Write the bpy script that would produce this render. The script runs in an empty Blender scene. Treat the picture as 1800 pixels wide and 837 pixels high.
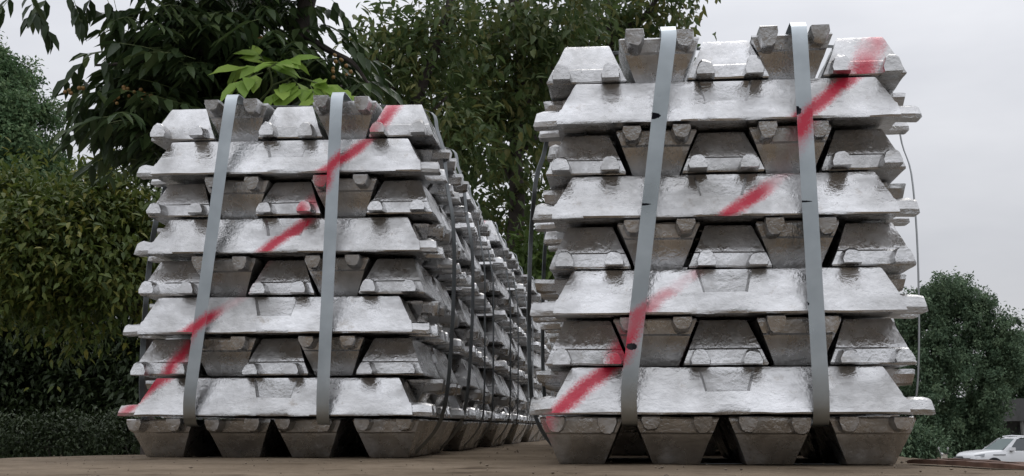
import bpy, bmesh, math, random
import numpy as np
from mathutils import Vector, Matrix, Euler, noise as mnoise

R = math.radians
S = bpy.context.scene
COL = S.collection
random.seed(7)

# ------------------------------------------------------------------ camera
FPX = 2100.0                       # focal length in pixels of the 1800 px wide photograph
PITCH = R(9.05)
CAM = Vector((0.0, 0.0, 0.068))    # deck top is z = 0
cam_d = bpy.data.cameras.new('camera')
cam_d.sensor_width = 36.0
cam_d.lens = 36.0 * FPX / 1800.0
cam_d.clip_start = 0.05
cam_d.clip_end = 3000
cam = bpy.data.objects.new('camera', cam_d)
COL.objects.link(cam)
cam.location = CAM
cam.rotation_euler = (R(90) + PITCH, 0, 0)
S.camera = cam
KD = 0.686

def at(px, py, Y):
    """World point seen at photo pixel (px, py) at distance KD * Y along the world Y axis."""
    Y = Y * KD
    a = (px - 900.0) / FPX
    b = (418.5 - py) / FPX
    d = Vector((a, math.cos(PITCH) - b * math.sin(PITCH), math.sin(PITCH) + b * math.cos(PITCH)))
    return CAM + d * (Y / d.y)

# ------------------------------------------------------------------ world: overcast sky
SUN_EL, SUN_AZ = R(62), R(25)
W = bpy.data.worlds.new('World')
S.world = W
W.use_nodes = True
nt = W.node_tree
nt.nodes.clear()
wo = nt.nodes.new('ShaderNodeOutputWorld')
bg = nt.nodes.new('ShaderNodeBackground')
sky = nt.nodes.new('ShaderNodeTexSky')
sky.sky_type = 'NISHITA'
sky.sun_disc = False
sky.sun_elevation = SUN_EL
sky.sun_rotation = SUN_AZ
sky.air_density = 1.0
sky.dust_density = 4.0
tc = nt.nodes.new('ShaderNodeTexCoord')
mp = nt.nodes.new('ShaderNodeMapping')
mp.inputs['Scale'].default_value = (1.0, 1.0, 3.0)
nz = nt.nodes.new('ShaderNodeTexNoise')
nz.inputs['Scale'].default_value = 3.2
nz.inputs['Detail'].default_value = 5.0
nz.inputs['Roughness'].default_value = 0.5
cr = nt.nodes.new('ShaderNodeValToRGB')
cr.color_ramp.elements[0].position = 0.30
cr.color_ramp.elements[0].color = (5.9, 6.05, 6.5, 1)
cr.color_ramp.elements[1].position = 0.72
cr.color_ramp.elements[1].color = (7.7, 7.8, 8.15, 1)
mx = nt.nodes.new('ShaderNodeMixRGB')
mx.inputs['Fac'].default_value = 0.94       # the cloud deck hides nearly all of the blue
nt.links.new(tc.outputs['Generated'], mp.inputs['Vector'])
nt.links.new(mp.outputs['Vector'], nz.inputs['Vector'])
nt.links.new(nz.outputs['Fac'], cr.inputs['Fac'])
nt.links.new(sky.outputs['Color'], mx.inputs['Color1'])
nt.links.new(cr.outputs['Color'], mx.inputs['Color2'])
# an overcast sky brightens steadily from the horizon to the zenith
sepw = nt.nodes.new('ShaderNodeSeparateXYZ')
nt.links.new(tc.outputs['Generated'], sepw.inputs[0])
gr = nt.nodes.new('ShaderNodeMapRange')
gr.inputs['From Min'].default_value = 0.0; gr.inputs['From Max'].default_value = 1.0
gr.inputs['To Min'].default_value = 0.77; gr.inputs['To Max'].default_value = 2.1
nt.links.new(sepw.outputs[2], gr.inputs['Value'])
sg = nt.nodes.new('ShaderNodeVectorMath'); sg.operation = 'SCALE'
nt.links.new(mx.outputs['Color'], sg.inputs[0]); nt.links.new(gr.outputs[0], sg.inputs['Scale'])
nt.links.new(sg.outputs[0], bg.inputs['Color'])
bg.inputs['Strength'].default_value = 0.10
nt.links.new(bg.outputs['Background'], wo.inputs['Surface'])

sun_d = bpy.data.lights.new('sun', 'SUN')
sun_d.energy = 0.5
sun_d.angle = R(25)
sun_d.color = (1.0, 0.97, 0.93)
sun = bpy.data.objects.new('sun', sun_d)
COL.objects.link(sun)
sun.rotation_euler = (R(90) - SUN_EL, 0, R(180) - SUN_AZ)
sun.location = (-20, -20, 30)

S.view_settings.view_transform = 'Standard'
S.view_settings.look = 'None'
S.view_settings.exposure = 0.0
S.view_settings.gamma = 1.0
S.cycles.use_denoising = True
S.cycles.max_bounces = 8
S.cycles.diffuse_bounces = 3
S.cycles.glossy_bounces = 4
S.cycles.transmission_bounces = 4

# ------------------------------------------------------------------ helpers
def tag(o, label=None, cat=None, group=None, kind=None):
    if label: o['label'] = label
    if cat: o['category'] = cat
    if group: o['group'] = group
    if kind: o['kind'] = kind
    return o

def empty(name, loc=(0, 0, 0), rz=0.0):
    o = bpy.data.objects.new(name, None)
    o.empty_display_size = 0.1
    COL.objects.link(o)
    o.location = loc
    o.rotation_euler = (0, 0, rz)
    return o

def link_mesh(name, me, mat=None, parent=None):
    o = bpy.data.objects.new(name, me)
    COL.objects.link(o)
    if mat is not None and len(me.materials) == 0:
        me.materials.append(mat)
    if parent is not None:
        o.parent = parent
    return o

def mesh_from(name, verts, faces, mat=None, parent=None, smooth=None):
    me = bpy.data.meshes.new(name)
    me.from_pydata([tuple(v) for v in verts], [], [tuple(f) for f in faces])
    me.update()
    if smooth is not None:
        me.polygons.foreach_set('use_smooth', [True] * len(me.polygons))
        if smooth < 180:
            me.set_sharp_from_angle(angle=R(smooth))
    return link_mesh(name, me, mat, parent)

def np_mesh(name, V, tris, mat, parent=None, tint=None, smooth=False):
    """Fast triangle mesh from numpy arrays."""
    me = bpy.data.meshes.new(name)
    n, m = len(V), len(tris)
    me.vertices.add(n)
    me.vertices.foreach_set('co', V.astype(np.float32).ravel())
    me.loops.add(m * 3)
    me.loops.foreach_set('vertex_index', tris.astype(np.int32).ravel())
    me.polygons.add(m)
    me.polygons.foreach_set('loop_start', np.arange(0, m * 3, 3, dtype=np.int32))
    me.polygons.foreach_set('loop_total', np.full(m, 3, dtype=np.int32))
    if smooth:
        me.polygons.foreach_set('use_smooth', np.ones(m, dtype=bool))
    if tint is not None:
        at_ = me.attributes.new('tint', 'FLOAT', 'POINT')
        at_.data.foreach_set('value', tint.astype(np.float32))
    me.update(calc_edges=True)
    return link_mesh(name, me, mat, parent)

class MB:
    """Collects shapes into one mesh."""
    def __init__(self):
        self.v, self.f = [], []
    def add(self, vs, fs):
        b = len(self.v)
        self.v += [tuple(x) for x in vs]
        self.f += [tuple(i + b for i in f) for f in fs]
        return self
    def box(self, c, s, rot=None):
        vs = []
        for dz in (-1, 1):
            for dx, dy in ((-1, -1), (1, -1), (1, 1), (-1, 1)):
                p = Vector((dx * s[0] / 2, dy * s[1] / 2, dz * s[2] / 2))
                if rot is not None: p = rot @ p
                vs.append(p + Vector(c))
        return self.add(vs, [(3, 2, 1, 0), (4, 5, 6, 7), (0, 1, 5, 4), (1, 2, 6, 5), (2, 3, 7, 6), (3, 0, 4, 7)])
    def tube(self, pts, radii, n=8, cap=True):
        pts = [Vector(p) for p in pts]
        if not hasattr(radii, '__len__'): radii = [radii] * len(pts)
        vs, fs = [], []
        prev = None
        for i, p in enumerate(pts):
            t = (pts[min(i + 1, len(pts) - 1)] - pts[max(i - 1, 0)]).normalized()
            if prev is None:
                a = t.orthogonal().normalized()
            else:
                a = (prev - t * prev.dot(t)).normalized()
            prev = a
            b = t.cross(a)
            for k in range(n):
                an = 2 * math.pi * k / n
                vs.append(p + (a * math.cos(an) + b * math.sin(an)) * radii[i])
        for i in range(len(pts) - 1):
            for k in range(n):
                k2 = (k + 1) % n
                fs.append((i * n + k, i * n + k2, (i + 1) * n + k2, (i + 1) * n + k))
        if cap:
            fs.append(tuple(range(n - 1, -1, -1)))
            fs.append(tuple((len(pts) - 1) * n + k for k in range(n)))
        return self.add(vs, fs)
    def build(self, name, mat, parent=None, smooth=40):
        return mesh_from(name, self.v, self.f, mat, parent, smooth)

def new_mat(name):
    m = bpy.data.materials.new(name)
    m.use_nodes = True
    n = m.node_tree
    return m, n, n.nodes['Principled BSDF']

def simple_mat(name, col, rough=0.6, metal=0.0, spec=0.4, var=0.0, scale=20.0, bump=0.0):
    m, n, p = new_mat(name)
    p.inputs['Base Color'].default_value = (*col, 1)
    p.inputs['Roughness'].default_value = rough
    p.inputs['Metallic'].default_value = metal
    p.inputs['Specular IOR Level'].default_value = spec
    if var > 0 or bump > 0:
        t = n.nodes.new('ShaderNodeTexCoord')
        z = n.nodes.new('ShaderNodeTexNoise')
        z.inputs['Scale'].default_value = scale
        z.inputs['Detail'].default_value = 6
        n.links.new(t.outputs['Object'], z.inputs['Vector'])
        if var > 0:
            c = n.nodes.new('ShaderNodeValToRGB')
            c.color_ramp.elements[0].position = 0.3
            c.color_ramp.elements[1].position = 0.7
            c.color_ramp.elements[0].color = (*[x * (1 - var) for x in col], 1)
            c.color_ramp.elements[1].color = (*[min(1, x * (1 + var)) for x in col], 1)
            n.links.new(z.outputs['Fac'], c.inputs['Fac'])
            n.links.new(c.outputs['Color'], p.inputs['Base Color'])
        if bump > 0:
            b = n.nodes.new('ShaderNodeBump')
            b.inputs['Strength'].default_value = bump
            b.inputs['Distance'].default_value = 0.01
            n.links.new(z.outputs['Fac'], b.inputs['Height'])
            n.links.new(b.outputs['Normal'], p.inputs['Normal'])
    return m

def leaf_mat(name, c0, c1, c2, trans=0.25, rough=0.5, spec=0.3):
    """Leaf colours ramp over a per-leaf random tint; thin leaves pass some light."""
    m, n, p = new_mat(name)
    a = n.nodes.new('ShaderNodeAttribute')
    a.attribute_name = 'tint'
    r = n.nodes.new('ShaderNodeValToRGB')
    r.color_ramp.elements[0].color = (*c0, 1)
    r.color_ramp.elements[1].color = (*c2, 1)
    e = r.color_ramp.elements.new(0.55)
    e.color = (*c1, 1)
    n.links.new(a.outputs['Fac'], r.inputs['Fac'])
    n.links.new(r.outputs['Color'], p.inputs['Base Color'])
    p.inputs['Roughness'].default_value = rough
    p.inputs['Specular IOR Level'].default_value = spec
    tr = n.nodes.new('ShaderNodeBsdfTranslucent')
    n.links.new(r.outputs['Color'], tr.inputs['Color'])
    mixs = n.nodes.new('ShaderNodeMixShader')
    mixs.inputs['Fac'].default_value = trans
    out = n.nodes['Material Output']
    n.links.new(p.outputs['BSDF'], mixs.inputs[1])
    n.links.new(tr.outputs['BSDF'], mixs.inputs[2])
    n.links.new(mixs.outputs['Shader'], out.inputs['Surface'])
    return m

# ------------------------------------------------------------------ setting: yard and loading platform
GZ = -2.13
yard_m = simple_mat('yard_concrete', (0.16, 0.145, 0.125), 0.85, var=0.25, scale=0.6, bump=0.3)
N = 24
vs, fs = [], []
for j in range(N + 1):
    for i in range(N + 1):
        vs.append((-600 + 1200 * i / N, -400 + 1400 * j / N, GZ))
for j in range(N):
    for i in range(N):
        a = j * (N + 1) + i
        fs.append((a, a + 1, a + N + 2, a + N + 1))
tag(mesh_from('ground', vs, fs, yard_m), 'pale concrete yard below the platform', 'ground', kind='structure')

def platform_mat():
    m, n, p = new_mat('sandy_platform')
    t = n.nodes.new('ShaderNodeTexCoord')
    z1 = n.nodes.new('ShaderNodeTexNoise'); z1.inputs['Scale'].default_value = 3.0; z1.inputs['Detail'].default_value = 8; z1.inputs['Roughness'].default_value = 0.65
    z2 = n.nodes.new('ShaderNodeTexNoise'); z2.inputs['Scale'].default_value = 60.0; z2.inputs['Detail'].default_value = 6; z2.inputs['Roughness'].default_value = 0.7
    z3 = n.nodes.new('ShaderNodeTexNoise'); z3.inputs['Scale'].default_value = 9.0; z3.inputs['Detail'].default_value = 4
    for z in (z1, z2, z3): n.links.new(t.outputs['Object'], z.inputs['Vector'])
    r1 = n.nodes.new('ShaderNodeValToRGB')
    r1.color_ramp.elements[0].position = 0.35; r1.color_ramp.elements[0].color = (0.130, 0.097, 0.064, 1)
    r1.color_ramp.elements[1].position = 0.68; r1.color_ramp.elements[1].color = (0.228, 0.178, 0.126, 1)
    n.links.new(z1.outputs['Fac'], r1.inputs['Fac'])
    r3 = n.nodes.new('ShaderNodeValToRGB')        # dark oil and wood stains
    r3.color_ramp.elements[0].position = 0.28; r3.color_ramp.elements[0].color = (0.40, 0.36, 0.32, 1)
    r3.color_ramp.elements[1].position = 0.42; r3.color_ramp.elements[1].color = (1, 1, 1, 1)
    n.links.new(z3.outputs['Fac'], r3.inputs['Fac'])
    mu = n.nodes.new('ShaderNodeMixRGB'); mu.blend_type = 'MULTIPLY'; mu.inputs['Fac'].default_value = 1
    n.links.new(r1.outputs['Color'], mu.inputs['Color1']); n.links.new(r3.outputs['Color'], mu.inputs['Color2'])
    r2 = n.nodes.new('ShaderNodeValToRGB')
    r2.color_ramp.elements[0].position = 0.3; r2.color_ramp.elements[0].color = (0.72, 0.72, 0.72, 1)
    r2.color_ramp.elements[1].position = 0.7; r2.color_ramp.elements[1].color = (1.2, 1.2, 1.2, 1)
    n.links.new(z2.outputs['Fac'], r2.inputs['Fac'])
    mu2 = n.nodes.new('ShaderNodeMixRGB'); mu2.blend_type = 'MULTIPLY'; mu2.inputs['Fac'].default_value = 1
    n.links.new(mu.outputs['Color'], mu2.inputs['Color1']); n.links.new(r2.outputs['Color'], mu2.inputs['Color2'])
    n.links.new(mu2.outputs['Color'], p.inputs['Base Color'])
    p.inputs['Roughness'].default_value = 0.9
    p.inputs['Specular IOR Level'].default_value = 0.2
    b = n.nodes.new('ShaderNodeBump'); b.inputs['Strength'].default_value = 0.5; b.inputs['Distance'].default_value = 0.004
    n.links.new(z2.outputs['Fac'], b.inputs['Height']); n.links.new(b.outputs['Normal'], p.inputs['Normal'])
    return m

def left_edge(y):
    pts = [(-4, -1.30), (2.8, -1.275), (2.97, -1.23), (3.22, -1.03), (4.2, -0.95), (16, 0.2)]
    for (a, xa), (b, xb) in zip(pts, pts[1:]):
        if y <= b: return xa + (xb - xa) * (y - a) / (b - a)
    return pts[-1][1]

def build_platform():
    ys = list(np.linspace(-4, 2, 13)) + list(np.linspace(2.05, 6, 80)) + list(np.linspace(6.1, 14.5, 60))
    nx = 72
    vs, fs = [], []
    for y in ys:
        xl = left_edge(y) + 0.012 * mnoise.noise((1.3, y * 5, 0)) + 0.01 * mnoise.noise((4.3, y * 17, 0))
        xr = 0.985 + 0.10 * max(0, (y - 2.8)) + 0.012 * mnoise.noise((7.3, y * 4, 0)) + 0.008 * mnoise.noise((2.3, y * 19, 0))
        for i in range(nx + 1):
            u = i / nx
            x = xl + (xr - xl) * u
            z = -0.0015 + 0.0022 * mnoise.noise((x * 2.2, y * 2.2, 0.0)) + 0.0012 * mnoise.noise((x * 9, y * 9, 3.0)) + 0.0006 * mnoise.noise((x * 31, y * 31, 5.0))
            e = min(u, 1 - u) * (xr - xl)
            if e < 0.05: z -= 0.006 * (1 - e / 0.05) ** 2
            vs.append((x, y, z))
    row = nx + 1
    for j in range(len(ys) - 1):
        for i in range(nx):
            a = j * row + i
            fs.append((a, a + 1, a + row + 1, a + row))
    loop = [i for i in range(row)] + [j * row + nx for j in range(1, len(ys))] + \
           [(len(ys) - 1) * row + i for i in range(nx - 1, -1, -1)] + [j * row for j in range(len(ys) - 2, 0, -1)]
    b0 = len(vs)
    for i in loop:
        vs.append((vs[i][0], vs[i][1], GZ - 0.02))
    L = len(loop)
    for k in range(L):
        k2 = (k + 1) % L
        fs.append((loop[k2], loop[k], b0 + k, b0 + k2))
    return mesh_from('platform', vs, fs, platform_mat(), smooth=45)
tag(build_platform(), 'raised platform covered with brown sandy dust under the ingots', 'platform', kind='structure')

# ------------------------------------------------------------------ aluminium
def aluminium(name, frame=None, line=None, strength=1.0, strap=False, marks=(), LP=0.0933):
    """Cast aluminium (or strap steel); a sprayed red stripe lies in the frame of the bundle it was sprayed on."""
    m, n, p = new_mat(name)
    nd, lk = n.nodes, n.links
    def math_(op, a, b=None, c=None, clamp=False):
        x = nd.new('ShaderNodeMath'); x.operation = op; x.use_clamp = clamp
        for i, v in enumerate((a, b, c)):
            if v is None: continue
            if isinstance(v, (int, float)): x.inputs[i].default_value = v
            else: lk.new(v, x.inputs[i])
        return x.outputs[0]
    tc = nd.new('ShaderNodeTexCoord')
    oi = nd.new('ShaderNodeObjectInfo')
    off = nd.new('ShaderNodeVectorMath'); off.operation = 'ADD'
    sc = nd.new('ShaderNodeVectorMath'); sc.operation = 'SCALE'
    comb = nd.new('ShaderNodeCombineXYZ')
    for k in range(3): lk.new(oi.outputs['Random'], comb.inputs[k])
    lk.new(comb.outputs[0], sc.inputs[0]); sc.inputs['Scale'].default_value = 37.0
    lk.new(tc.outputs['Object'], off.inputs[0]); lk.new(sc.outputs[0], off.inputs[1])
    V = off.outputs[0]
    def noise(scale, detail=4, rough=0.55, stretch=None):
        z = nd.new('ShaderNodeTexNoise')
        z.inputs['Scale'].default_value = scale; z.inputs['Detail'].default_value = detail; z.inputs['Roughness'].default_value = rough
        if stretch:
            mpp = nd.new('ShaderNodeMapping'); mpp.inputs['Scale'].default_value = stretch
            lk.new(V, mpp.inputs['Vector']); lk.new(mpp.outputs[0], z.inputs['Vector'])
        else:
            lk.new(V, z.inputs['Vector'])
        return z.outputs['Fac']
    def ramp(fac, p0, c0, p1, c1):
        r = nd.new('ShaderNodeValToRGB')
        r.color_ramp.elements[0].position = p0; r.color_ramp.elements[0].color = (*c0, 1) if not isinstance(c0, float) else (c0, c0, c0, 1)
        r.color_ramp.elements[1].position = p1; r.color_ramp.elements[1].color = (*c1, 1) if not isinstance(c1, float) else (c1, c1, c1, 1)
        lk.new(fac, r.inputs['Fac'])
        return r.outputs['Color']
    def mixc(fac, a, b, mode='MIX'):
        x = nd.new('ShaderNodeMixRGB'); x.blend_type = mode
        for s, v in (('Fac', fac), ('Color1', a), ('Color2', b)):
            if isinstance(v, (int, float)): x.inputs[s].default_value = v
            elif isinstance(v, tuple): x.inputs[s].default_value = (*v, 1)
            else: lk.new(v, x.inputs[s])
        return x.outputs[0]
    if strap:
        base = ramp(noise(14, 3), 0.3, (0.37, 0.405, 0.425), 0.7, (0.48, 0.52, 0.54))
        rough = ramp(noise(9, 3), 0.3, 0.26, 0.7, 0.38)
        metal = 1.0
        bh = noise(30, 3); bs, bd = 0.10, 0.002
    else:
        n1 = noise(7, 5, 0.6)
        n2 = noise(60, 5, 0.65, (0.35, 1, 1))       # drag marks run along the casting
        n3 = noise(170, 3, 0.6)
        n4 = noise(22, 6, 0.7)
        n6 = noise(13, 5, 0.65, (0.6, 1, 1))
        n5 = noise(48, 3, 0.55, (0.6, 1, 1)); n5.node.inputs['Distortion'].default_value = 1.6
        base = ramp(n1, 0.28, (0.38, 0.375, 0.365), 0.66, (0.68, 0.68, 0.685))
        base = mixc(1.0, base, ramp(n2, 0.25, 0.84, 0.6, 1.0), 'MULTIPLY')
        base = mixc(1.0, base, ramp(n4, 0.27, (0.70, 0.66, 0.61), 0.40, (1.0, 1.0, 1.0)), 'MULTIPLY')
        base = mixc(1.0, base, ramp(n3, 0.22, 0.45, 0.30, 1.0), 'MULTIPLY')
        rough = ramp(n6, 0.38, 0.50, 0.58, 0.13)
        metal = 0.92
        hsum = math_('ADD', math_('MULTIPLY', n4, 0.7), math_('ADD', math_('MULTIPLY', n2, 0.35), math_('MULTIPLY', n3, 0.22)))
        hsum = math_('ADD', math_('ADD', hsum, math_('MULTIPLY', n1, 1.0)), math_('MULTIPLY', n5, 0.45))
        bh, bs, bd = hsum, 0.8, 0.0036
    met_out = None
    if frame is not None:
        tf = nd.new('ShaderNodeTexCoord'); tf.object = frame
        sp = nd.new('ShaderNodeSeparateXYZ'); lk.new(tf.outputs['Object'], sp.inputs[0])
        X, Y, Z = sp.outputs
        zn = nd.new('ShaderNodeTexNoise'); zn.inputs['Scale'].default_value = 5.5; zn.inputs['Detail'].default_value = 3
        lk.new(tf.outputs['Object'], zn.inputs['Vector'])
        zf = nd.new('ShaderNodeTexNoise'); zf.inputs['Scale'].default_value = 260; zf.inputs['Detail'].default_value = 4; zf.inputs['Roughness'].default_value = 0.7
        lk.new(tf.outputs['Object'], zf.inputs['Vector'])
        x0, z0, x1, z1 = line
        s = (x1 - x0) / (z1 - z0)
        d = math_('SUBTRACT', X, math_('ADD', x0 - s * z0, math_('MULTIPLY', Z, s)))
        # the sprayed line lies flatter across each crosswise layer and drops in the layers between
        tt = math_('FRACT', math_('DIVIDE', math_('SUBTRACT', Z, LP), 2 * LP))
        tri = math_('SUBTRACT', 0.25, math_('ABSOLUTE', math_('SUBTRACT', tt, 0.5)))
        d = math_('SUBTRACT', d, math_('MULTIPLY', tri, 2 * LP * 0.42))
        if not strap: d = math_('ADD', d, math_('MULTIPLY', math_('SUBTRACT', oi.outputs['Random'], 0.5), 0.022))
        d = math_('ADD', d, math_('MULTIPLY', math_('SUBTRACT', zn.outputs['Fac'], 0.5), 0.07))
        d = math_('ABSOLUTE', math_('MULTIPLY', d, 1 / math.sqrt(1 + s * s)))
        d = math_('ADD', d, math_('MULTIPLY', math_('SUBTRACT', zf.outputs['Fac'], 0.5), 0.030))
        mr = nd.new('ShaderNodeMapRange'); mr.interpolation_type = 'SMOOTHSTEP'
        lk.new(d, mr.inputs['Value'])
        mr.inputs['From Min'].default_value = 0.001; mr.inputs['From Max'].default_value = 0.025
        mr.inputs['To Min'].default_value = 1.0; mr.inputs['To Max'].default_value = 0.0
        dep = nd.new('ShaderNodeMapRange'); lk.new(Y, dep.inputs['Value'])
        dep.inputs['From Min'].default_value = -0.335; dep.inputs['From Max'].default_value = -0.20
        dep.inputs['To Min'].default_value = 1.0; dep.inputs['To Max'].default_value = 0.0
        pat = nd.new('ShaderNodeTexNoise'); pat.inputs['Scale'].default_value = 6.0; pat.inputs['Detail'].default_value = 2
        lk.new(tf.outputs['Object'], pat.inputs['Vector'])
        pm = nd.new('ShaderNodeMapRange'); lk.new(pat.outputs['Fac'], pm.inputs['Value'])
        pm.inputs['From Min'].default_value = 0.36; pm.inputs['From Max'].default_value = 0.50
        pm.inputs['To Min'].default_value = 0.12; pm.inputs['To Max'].default_value = 1.0
        # the can was held in front: faces turned down or away caught little paint
        ge = nd.new('ShaderNodeNewGeometry')
        vt = nd.new('ShaderNodeVectorTransform'); vt.vector_type = 'NORMAL'; vt.convert_from = 'WORLD'; vt.convert_to = 'WORLD'
        lk.new(ge.outputs['True Normal'], vt.inputs[0])
        sn = nd.new('ShaderNodeSeparateXYZ'); lk.new(vt.outputs[0], sn.inputs[0])
        fr = nd.new('ShaderNodeMapRange'); lk.new(math_('ADD', math_('MULTIPLY', sn.outputs[1], -0.8), math_('MULTIPLY', sn.outputs[2], 0.6)), fr.inputs['Value'])
        fr.inputs['From Min'].default_value = 0.25; fr.inputs['From Max'].default_value = 0.85
        mask = math_('MULTIPLY', math_('MULTIPLY', mr.outputs[0], dep.outputs[0]), math_('MULTIPLY', pm.outputs[0], fr.outputs[0]))
        mask = math_('MULTIPLY', mask, 1.15 * strength)
        if not strap: mask = math_('MULTIPLY', mask, math_('GREATER_THAN', math_('ADD', math_('MULTIPLY', math_('LESS_THAN', tt, 0.5), 1.0), math_('ADD', math_('GREATER_THAN', Z, 8 * LP), math_('FRACT', math_('MULTIPLY', oi.outputs['Random'], 7.3)))), 0.22))
        mask = math_('MINIMUM', mask, 0.97)
        base = mixc(mask, base, (0.56, 0.014, 0.050))
        met_out = math_('MULTIPLY', math_('SUBTRACT', 1.0, mask), metal)
        for (mx_, mz_, rx_, rz_) in marks:      # black smudges on the straps
            ex = math_('DIVIDE', math_('SUBTRACT', X, mx_), rx_)
            ez = math_('DIVIDE', math_('SUBTRACT', Z, mz_), rz_)
            rr = math_('ADD', math_('MULTIPLY', ex, ex), math_('MULTIPLY', ez, ez))
            rr = math_('ADD', rr, math_('MULTIPLY', math_('SUBTRACT', zf.outputs['Fac'], 0.5), 1.6))
            base = mixc(math_('LESS_THAN', rr, 1.0), base, (0.012, 0.012, 0.016))
    lk.new(base, p.inputs['Base Color'])
    lk.new(rough, p.inputs['Roughness'])
    if met_out is not None: lk.new(met_out, p.inputs['Metallic'])
    else: p.inputs['Metallic'].default_value = metal
    b = nd.new('ShaderNodeBump'); b.inputs['Strength'].default_value = bs; b.inputs['Distance'].default_value = bd
    lk.new(bh, b.inputs['Height']); lk.new(b.outputs['Normal'], p.inputs['Normal'])
    return m

# ------------------------------------------------------------------ one cast ingot (wide face down, ears at both ends)
H_ING = 0.0885
#      z      half length  half width
PROF = [(.0000, .3265, .0780), (.0035, .3280, .0790), (.0085, .3270, .0768), (.0200, .3250, .0720), (.0290, .3230, .0682), (.0325, .3185, .0668), (.0380, .3165, .0646),
        (.0425, .3140, .0628), (.0445, .3130, .0620), (.0550, .3075, .0576), (.0660, .3018, .0531), (.0770, .2968, .0487), (.0860, .2915, .0452), (.0885, .2890, .0432)]

def ingot_mesh(seed, rag=0.0022, droop=0.003, ear_up=0.0):
    rg = random.Random(seed)
    o = rg.uniform(0, 100)
    V, F = [], []
    def jit(x, y, z, amp=1.0):
        f = lambda s_, k: mnoise.noise((x * s_ + o + k, y * s_, z * s_ + k * 3.1))
        return Vector((f(14, 1) * .0014 + f(60, 2) * .0006, f(14, 5) * .0014 + f(60, 6) * .0006, f(14, 8) * .0010 + f(60, 9) * .0004)) * amp
    rings = []
    shelf_d = {1: rg.uniform(.011, .015), -1: rg.uniform(.011, .015)}
    nc = {1: rg.uniform(-.004, .004), -1: rg.uniform(-.004, .004)}
    LF = (.93, .82, .68, .54, .40, .27, .19)
    SF = (.80, .55, .28)
    for (z, a, b) in PROF:
        pts = []
        for sy in (-1, 1):                       # long side at y = sy*b, walked in the ring direction
            row = []
            nh = .0365 + max(0.0, z - .043) * .26
            ins = 0.0
            if z > .0440:
                ins = shelf_d[sy] * (1 - .80 * (z - .0445) / .044)
            elif .005 < z < .043:
                ins = -.0016
            m = nc[sy]
            row.append((-a, 0))
            row += [(-a * f, 0) for f in LF]
            row += [(m - nh - .005, 0), (m - nh, ins), (m - nh * .4, ins), (m + nh * .4, ins), (m + nh, ins), (m + nh + .005, 0)]
            row += [(a * f, 0) for f in LF[::-1]]
            row.append((a, 0))
            row = [(x, sy * (b - i)) for x, i in row]
            side = [(a, -b * f) for f in SF] + [(a, 0)] + [(a, b * f) for f in SF[::-1]]
            if sy == -1:
                pts += row + side
            else:
                pts += row[::-1] + [(-x, -y) for x, y in side]
        ids = []
        for (x, y) in pts:
            d = jit(x, y, z)
            if z < .006: d += Vector((rg.uniform(-1, 1) * .0008, rg.uniform(-1, 1) * .0014, rg.uniform(-1, 1) * .0007))
            ids.append(len(V)); V.append(tuple(Vector((x, y, z)) + d))
        rings.append(ids)
    n = len(rings[0])
    for r0, r1 in zip(rings, rings[1:]):
        for k in range(n):
            k2 = (k + 1) % n
            F.append((r0[k], r0[k2], r1[k2], r1[k]))
    def cap(ring, zf, up):
        cur = ring
        for f in (.90, .62, .30):
            ids = []
            for i in ring:
                x, y, z = V[i]
                x2 = x * (1 - (1 - f) * .25); y2 = y * f
                ids.append(len(V)); V.append((x2, y2, z + zf(x2, y2, f)))
            for k in range(n):
                k2 = (k + 1) % n
                F.append((cur[k], cur[k2], ids[k2], ids[k]) if up else (cur[k2], cur[k], ids[k], ids[k2]))
            cur = ids
        F.append(tuple(cur) if up else tuple(cur[::-1]))
    cap(rings[-1], lambda x, y, f: .0008 * mnoise.noise((x * 20 + o, y * 20, 1)) + .0005, True)
    cap(rings[0], lambda x, y, f: .0016 * (1 - f) + .0009 * mnoise.noise((x * 20 + o, y * 20, 6)), False)
    # ears: two cast lugs at each end
    for sx in (-1, 1):
        for sy in (-1, 1):
            L = .3755 - rg.uniform(0, .009)
            ht = .0295 + rg.uniform(-.004, .004) + ear_up
            dr = rg.uniform(.2, 1) * droop
            yc = sy * (.0485 + rg.uniform(-.002, .002))
            secs = []
            for (u, wf, tf, bf) in ((0, 1.12, 1.0, 0), (.22, 1.08, 1.02, .3), (.50, 1.02, 1.0, .7), (.80, .99, .98, 1.0), (.94, .97, .96, 1.0), (1.0, .93, .90, .9)):
                x = .303 + (L - .303) * u
                zt = ht * tf + rg.uniform(-1, 1) * rag * (u > .2)
                zb = -dr * bf + (.0025 if u > .95 else .001) + rg.uniform(-1, 1) * rag * .3
                w0, w1 = .0190 * wf, .0105 * wf
                zm = zb + (zt - zb) * .30
                zh = zb + (zt - zb) * .86
                ring = [(-w0 * .93, zb), (-w0, zm), (-w1 * 1.18, zh), (-w1 * .62, zt), (w1 * .55, zt + rg.uniform(-1, 1) * rag * .7), (w1 * 1.18, zh), (w0, zm), (w0 * .93, zb)]
                ids = []
                for (y, z) in ring:
                    yy = yc + y + rg.uniform(-1, 1) * .0006
                    ids.append(len(V)); V.append((sx * (x - .006 * u * max(0, z) / .03 + rg.uniform(-1, 1) * .0007), yy, z))
                secs.append(ids)
            for q0, q1 in zip(secs, secs[1:]):
                for k in range(8):
                    k2 = (k + 1) % 8
                    F.append((q0[k], q0[k2], q1[k2], q1[k]) if sx < 0 else (q0[k2], q0[k], q1[k], q1[k2]))
            F.append(tuple(secs[-1]) if sx < 0 else tuple(secs[-1][::-1]))
    me = bpy.data.meshes.new('ingot')
    me.from_pydata(V, [], F)
    me.update()
    bm = bmesh.new(); bm.from_mesh(me); bmesh.ops.recalc_face_normals(bm, faces=bm.faces); bm.to_mesh(me); bm.free()
    me.polygons.foreach_set('use_smooth', [True] * len(me.polygons))
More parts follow.
